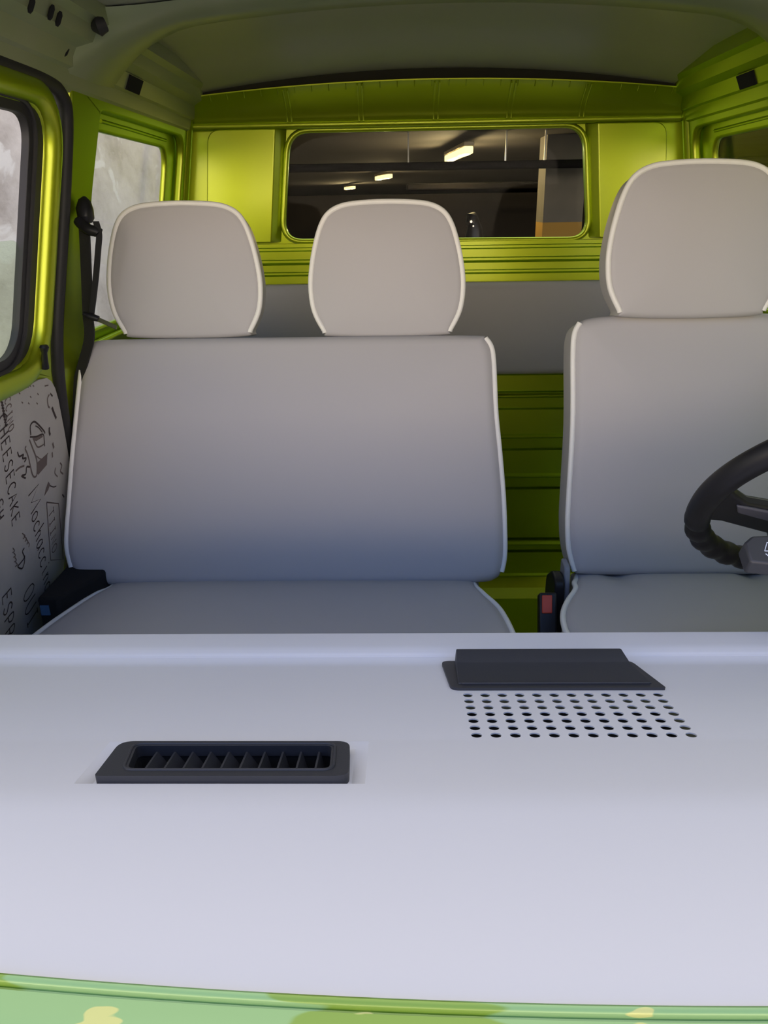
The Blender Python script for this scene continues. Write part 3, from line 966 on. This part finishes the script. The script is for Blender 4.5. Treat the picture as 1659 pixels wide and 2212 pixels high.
# ---- seat belt on the pillar
sb = empty('seat_belt', (-.61, 1.56, 1.58))
tag(sb, 'black seat belt hanging from the door pillar behind the passenger bench', 'seat belt')
def strap(pts, w, name, parent, th=.0016, mt='web', side=Vector((.35, .94, 0))):
    side = side.normalized()
    P = smooth_loop(pts, 6, False)
    V, Fc = [], []
    for i, p in enumerate(P):
        t = (P[min(i + 1, len(P) - 1)] - P[max(i - 1, 0)]).normalized()
        n = side.cross(t).normalized()
        for sx_, sn in ((-1, -1), (1, -1), (1, 1), (-1, 1)):
            V.append(p + side * (w / 2 * sx_) + n * (th * sn))
    for i in range(len(P) - 1):
        for j in range(4):
            k2 = (j + 1) % 4
            Fc.append((i * 4 + j, i * 4 + k2, i * 4 + 4 + k2, i * 4 + 4 + j))
    Fc += [(0, 1, 2, 3), tuple(range(len(V) - 4, len(V)))]
    return mesh(name, V, Fc, M[mt], parent, angle=50)
def PY(px, py, y):
    return at(px, py, y=y)
b = MB(); b.tube([PY(183, 428, 1.585), PY(183, 436, 1.58), PY(183, 452, 1.575), PY(186, 472, 1.57), PY(188, 482, 1.57)], [.006, .015, .020, .019, .012], 14, sq=.8)
b.build('anchor_cover', M['satin_black'], sb)
b = MB(); b.tube(smooth_loop([PY(168, 474, 1.56), PY(178, 486, 1.555), PY(192, 496, 1.55), PY(208, 500, 1.55), PY(214, 505, 1.55)], 4, False), [.008] + [.0105] * 15 + [.009], 10)
b.build('guide_loop', M['satin_black'], sb)
strap([PY(182, 490, 1.566), PY(184, 530, 1.566), PY(187, 600, 1.566), PY(190, 680, 1.566), PY(193, 730, 1.566), PY(178, 790, 1.566), PY(160, 860, 1.566), PY(148, 960, 1.566)], .026, 'shoulder_strap', sb, side=Vector((.9, -.4, 0)))
strap([PY(207, 478, 1.545), PY(214, 506, 1.545), PY(212, 540, 1.545), PY(207, 600, 1.545), PY(200, 660, 1.545), PY(196, 690, 1.545)], .013, 'lap_strap', sb, side=Vector((.9, -.4, 0)))
b = MB(); b.tube([PY(180, 677, 1.535), PY(190, 682, 1.535), PY(203, 686, 1.535), PY(213, 689, 1.535)], [.004, .006, .007, .006], 10)
tg = b.build('tongue', M['satin_black'], sb)
strap([PY(212, 690, 1.535), PY(230, 698, 1.535), PY(252, 708, 1.535)], .010, 'metal_tongue', tg, th=.001, mt='steel', side=Vector((0, .8, .6)))

# ================================================================== DASHBOARD
dash = empty('dashboard', (.1, .6, 1.0))
tag(dash, 'white plastic dashboard top with two black air vents and a drilled speaker grille', 'dashboard')
t12, t14, t6 = tan(radians(12)), tan(radians(14)), tan(radians(6))
Y2, Z2 = .7898, 1.0906
YC, ZC = .5935, 1.0906 + (.7898 - .5935) * t12
zfl = lambda y: Z2 + (Y2 - y) * t12
zvt = lambda y: ZC + (YC - y) * t14
YE, ZE = .489, zvt(.489)
zfr = lambda y: ZE + (YE - y) * t6
PT, PB = .7034, .5955            # drilled patch, rear and front edge
HX0, HX1 = .0620, .2835
VX0, VX1, VT, VB = -.276, -.031, .5905, .500   # vent recess
raw = [(.842, .80, .0), (.8463, 1.0995, .004), (.8048, 1.1003, .010), (.7898, 1.0906, .012), (YC, ZC, .002), (YE, ZE, .02), (.3052, zfr(.3052), .0)]
pr = []
for i, (y, z, r) in enumerate(raw):
    if r <= 0:
        pr.append((y, z)); continue
    a, c, e = Vector(raw[i - 1][:2]), Vector((y, z)), Vector(raw[i + 1][:2])
    p, q = c + (a - c).normalized() * r, c + (e - c).normalized() * r
    for k in range(7):
        tt = k / 6
        v = p * (1 - tt) ** 2 + c * 2 * tt * (1 - tt) + q * tt * tt
        pr.append((v.x, v.y))
extra = [(PT, zfl(PT)), (PB + .0001, zfl(PB)), (VT, zvt(VT)), (.511, zvt(.511))]
VB = .511
pr = [p for p in pr if not any(abs(p[0] - e[0]) < .0006 for e in extra)]
top = sorted(pr[2:] + extra, key=lambda p: -p[0])
pr = pr[:2] + top
pr += [(.300, 1.165), (.300, 1.10)]
xs = sorted(set([-.695, .90, HX0, HX1, VX0, VX1] + [-.695 + k * .05 for k in range(32)]))
dm = MB()
def dash_pt(x, y, z):
    if y > .35: return (x, y, z)
    yb = bowy(x) + .0006
    if y > .303: return (x, yb, zfr(yb))
    return (x, yb + .0004, z)
V = [dash_pt(x, y, z) for x in xs for y, z in pr]
npr = len(pr)
Fc = []
for i in range(len(xs) - 1):
    xm = (xs[i] + xs[i + 1]) / 2
    for j in range(npr - 1):
        ym = (pr[j][0] + pr[j + 1][0]) / 2
        if HX0 < xm < HX1 and PB < ym < PT and j > 3: continue
        if VX0 < xm < VX1 and VB < ym < VT and j > 3: continue
        Fc.append((i * npr + j, i * npr + j + 1, (i + 1) * npr + j + 1, (i + 1) * npr + j))
dm.add(V, Fc)
# drilled patch
NR, NC = 7, 12
cxw, ryw = (HX1 - HX0) / NC, (PT - PB) / NR
rad = .0053
for r in range(NR):
    for c in range(NC):
        x0 = HX0 + (c + .5) * cxw; y0 = PT - (r + .5) * ryw
        sq, ci, lo = [], [], []
        for k in range(16):
            a = 2 * pi * k / 16
            dx, dy = cos(a), sin(a)
            s = 1 / max(abs(dx), abs(dy))
            X, Y = x0 + dx * s * cxw / 2, y0 + dy * s * ryw / 2
            sq.append((X, Y, zfl(Y)))
            X, Y = x0 + dx * rad, y0 + dy * rad * .95
            ci.append((X, Y, zfl(Y))); lo.append((X, Y, zfl(Y) - .0016))
        Fq = [(k, (k + 1) % 16, 16 + (k + 1) % 16, 16 + k) for k in range(16)] + [(16 + k, 16 + (k + 1) % 16, 32 + (k + 1) % 16, 32 + k) for k in range(16)]
        dm.add(sq + ci + lo, Fq)
# vent recess
q0 = [(VX0, VT), (VX1, VT), (VX1, VB), (VX0, VB)]
q2 = [(-.254, .577), (-.053, .577), (-.050, .519), (-.253, .519)]
q1 = [(VX0 + .012, VT - .007), (VX1 - .012, VT - .007), (VX1 - .012, VB + .008), (VX0 + .012, VB + .008)]
dm.add([(x, y, zvt(y)) for x, y in q0] + [(x, y, zvt(y) - .005) for x, y in q1], [(k, (k + 1) % 4, 4 + (k + 1) % 4, 4 + k) for k in range(4)])
dm.add([(x, y, zvt(y) - .005) for x, y in q1 + q2], [(k, (k + 1) % 4, 4 + (k + 1) % 4, 4 + k) for k in range(4)])
dpad = dm.build('dash_pad', M['dash'], dash, angle=50)
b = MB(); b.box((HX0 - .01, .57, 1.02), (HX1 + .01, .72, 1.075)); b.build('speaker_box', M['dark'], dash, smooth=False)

# flat louvred vent
VF = lambda u, v, w: Vector((u, v, zvt(v) + w * 1.0))
vo = round_poly([(-.2595, .5145), (-.0445, .5145), (-.0480, .5805), (-.2615, .5810)], [.004, .012, .012, .014], 6)
vi = round_poly([(-.2360, .5285), (-.0620, .5285), (-.0640, .5715), (-.2430, .5715)], .006, 5)
b = MB(); b.plate([vo, vi], VF, -.006, .006)
vent = b.build('air_vent', M['black'], dash, bevel=.003, seg=3)
b = MB(); b.tube([VF(u, v, .0062) for u, v in inset(vi, -.0035)], .0014, 8, True); b.build('vent_rim', M['black'], vent)
b = MB(); b.plate([inset(vi, -.004)], VF, -.030, -.026); b.plate([inset(vi, -.004), inset(vi, -.001)], VF, -.028, -.002); b.build('vent_well', M['dark'], vent, smooth=False)
for k in range(10):
    x = -.226 + k * .0166
    b = MB()
    tilt = .010 if k < 6 else .004
    b.add([(x, .5275, zvt(.5275) - .001), (x, .5725, zvt(.5725) - .001), (x + tilt, .5725, zvt(.5725) - .020), (x + tilt, .5275, zvt(.5275) - .020),
           (x + .0018, .5275, zvt(.5275) - .001), (x + .0018, .5725, zvt(.5725) - .001), (x + tilt + .0018, .5725, zvt(.5725) - .020), (x + tilt + .0018, .5275, zvt(.5275) - .020)],
          [(0, 1, 2, 3), (7, 6, 5, 4), (0, 4, 5, 1), (1, 5, 6, 2), (2, 6, 7, 3), (3, 7, 4, 0)])
    b.build('louvre', M['grey_plastic'] if False else M['black'], vent, smooth=False)

# hooded vent
HF = lambda u, v, w: Vector((u, v, zfl(v) + w))
ho = round_poly([(.0540, .7075), (.2865, .7070), (.2720, .7880), (.0475, .7880)], [.010, .003, .012, .010], 6)
b = MB(); b.plate([ho], HF, -.006, .0035)
hv = b.build('hooded_vent', M['black'], dash, bevel=.002)
pq = [(.718, .0030), (.7185, .0048), (.7605, .0118), (.7625, .0130), (.7800, .0222), (.7835, .0217), (.7825, .014), (.775, .0030)]
V, Fc = [], []
for s, sh in ((0, 0), (1, 0)):
    for v, w in pq:
        f = max(0, min(1, (w - .003) / .0235))
        x = (.0625 + .003 * f) if s == 0 else (.2745 - .018 * (v - .718) / .066)
        V.append(HF(x, v, w))
n = len(pq)
Fc = [tuple(range(n)), tuple(range(2 * n - 1, n - 1, -1))] + [(i, (i + 1) % n, n + (i + 1) % n, n + i) for i in range(n)]
mesh('hood', V, Fc, M['black'], hv, bevel=.0022, seg=3)
b = MB(); b.box((.066, .716, .0), (.272, .7185, .006), lambda p: HF(p.x, p.y, p.z)); b.build('hood_lip', M['black'], hv, bevel=.001)

# ================================================================== STEERING WHEEL
tau = 0.871
WC = Vector((.585, .937, 1.239))
Wu, Wv = Vector((1, 0, 0)), Vector((0, -cos(tau), sin(tau)))
Wn = Vector((0, -sin(tau), -cos(tau)))          # towards the dash
WF = lambda u, v, w=0.0: WC + Wu * u + Wv * v + Wn * w
sw = empty('steering_wheel', WC)
tag(sw, 'black steering wheel with finger grips in front of the driver seat', 'steering wheel')
RR = .190
P, rr = [], []
NS = 200
for k in range(NS):
    a = 2 * pi * k / NS
    P.append(WF(RR * cos(a), RR * sin(a)))
    rr.append(.0165)
V, Fc = [], []
n = 16
for k in range(NS):
    a = 2 * pi * k / NS
    e = Wu * cos(a) + Wv * sin(a)
    deg = math.degrees(a) % 360
    grip = 1.0 if (190 < deg < 350) else 0.0
    fade = min(1, max(0, (deg - 190) / 8), ) * min(1, max(0, (350 - deg) / 8)) if grip else 0
    for j in range(n):
        b_ = 2 * pi * j / n
        r0 = .0165 + (.0075 * (abs(sin(deg * pi / 10.5)) ** .6 - .8) * fade * (.45 + .55 * max(0, cos(b_ - .5))) if fade else 0)
        V.append(P[k] + e * (r0 * cos(b_)) + Wn * (r0 * 1.02 * sin(b_)))
for k in range(NS):
    for j in range(n):
        l = (j + 1) % n; m2 = (k + 1) % NS
        Fc.append((k * n + j, k * n + l, m2 * n + l, m2 * n + j))
mesh('rim', V, Fc, M['satin_black'], sw, angle=60)
def wheel_uv(px, py):
    d = ray(px, py)
    nrm = Wn
    s = (WC - CAM).dot(nrm) / d.dot(nrm)
    p = CAM + d * s - WC
    return (p.dot(Wu), p.dot(Wv))
for s in (1, -1):
    sp = [(-.192, .030), (-.176, .046), (-.163, .030), (-.140, .010), (-.075, -.005), (-.05, -.015), (-.05, -.075), (-.075, -.070), (-.120, -.052), (-.160, -.036), (-.186, -.034)]
    q = [(s * u, v) for u, v in sp]
    b = MB(); b.prism(q, lambda u, v, w: WF(u, v, w + .012 * (1 - min(1, abs(u) / .19))), -.008, .010)
    b.build('spoke', M['satin_black'], sw, bevel=.005, seg=3)
    q = [(s * u, v) for u, v in [(-.158, .014), (-.070, -.010), (-.055, -.018), (-.055, -.036), (-.075, -.034), (-.150, -.004)]]
    b = MB(); b.prism(q, lambda u, v, w: WF(u, v, w + .012 * (1 - min(1, abs(u) / .19))), .009, .014)
    b.build('spoke_inlay', M['inlay'], sw, bevel=.002)
q = round_poly([(-.085, -.085), (.085, -.085), (.07, .01), (-.07, .01)], .02, 5)
b = MB(); b.prism(q, WF, -.03, .03); b.build('hub', M['satin_black'], sw, bevel=.012, seg=3)
b = MB(); b.tube(smooth_loop([WF(0, -.03, .02), WF(0, -.03, .06), (.585, .912, 1.17), (.585, .905, 1.10), (.585, .905, .80)], 5, False), .044, 16)
b.build('column', M['satin_black'], sw)
# wiper stalk with its windscreen symbol
SK = frame(at(1613, 1200, y=.83), (1, -.02, .02), (0, .86, .5), (0, -.5, .86))
sk_poly = [(0, -.012), (.0, .016), (.012, .026), (.17, .030), (.17, -.022), (.05, -.020)]
b = MB(); b.prism(sk_poly, SK, -.020, .004)
stalk = b.build('wiper_stalk', M['black'], sw, bevel=.003, seg=2)
ic = MB()
def ick(pts, wd=.0011):
    ic.tube([SK(u, v, .0046) for u, v in pts], wd * .6, 6)
ick([(.020, .003), (.026, .015), (.046, .015), (.050, .002), (.020, .003)])
ick([(.027, -.003), (.029, -.008), (.034, -.008)]); ick([(.020, -.001), (.022, -.004)]); ick([(.038, -.003), (.040, -.008), (.045, -.008)]); ick([(.032, .004), (.040, .012)])
ic.build('wiper_symbol', M['icon'], stalk)
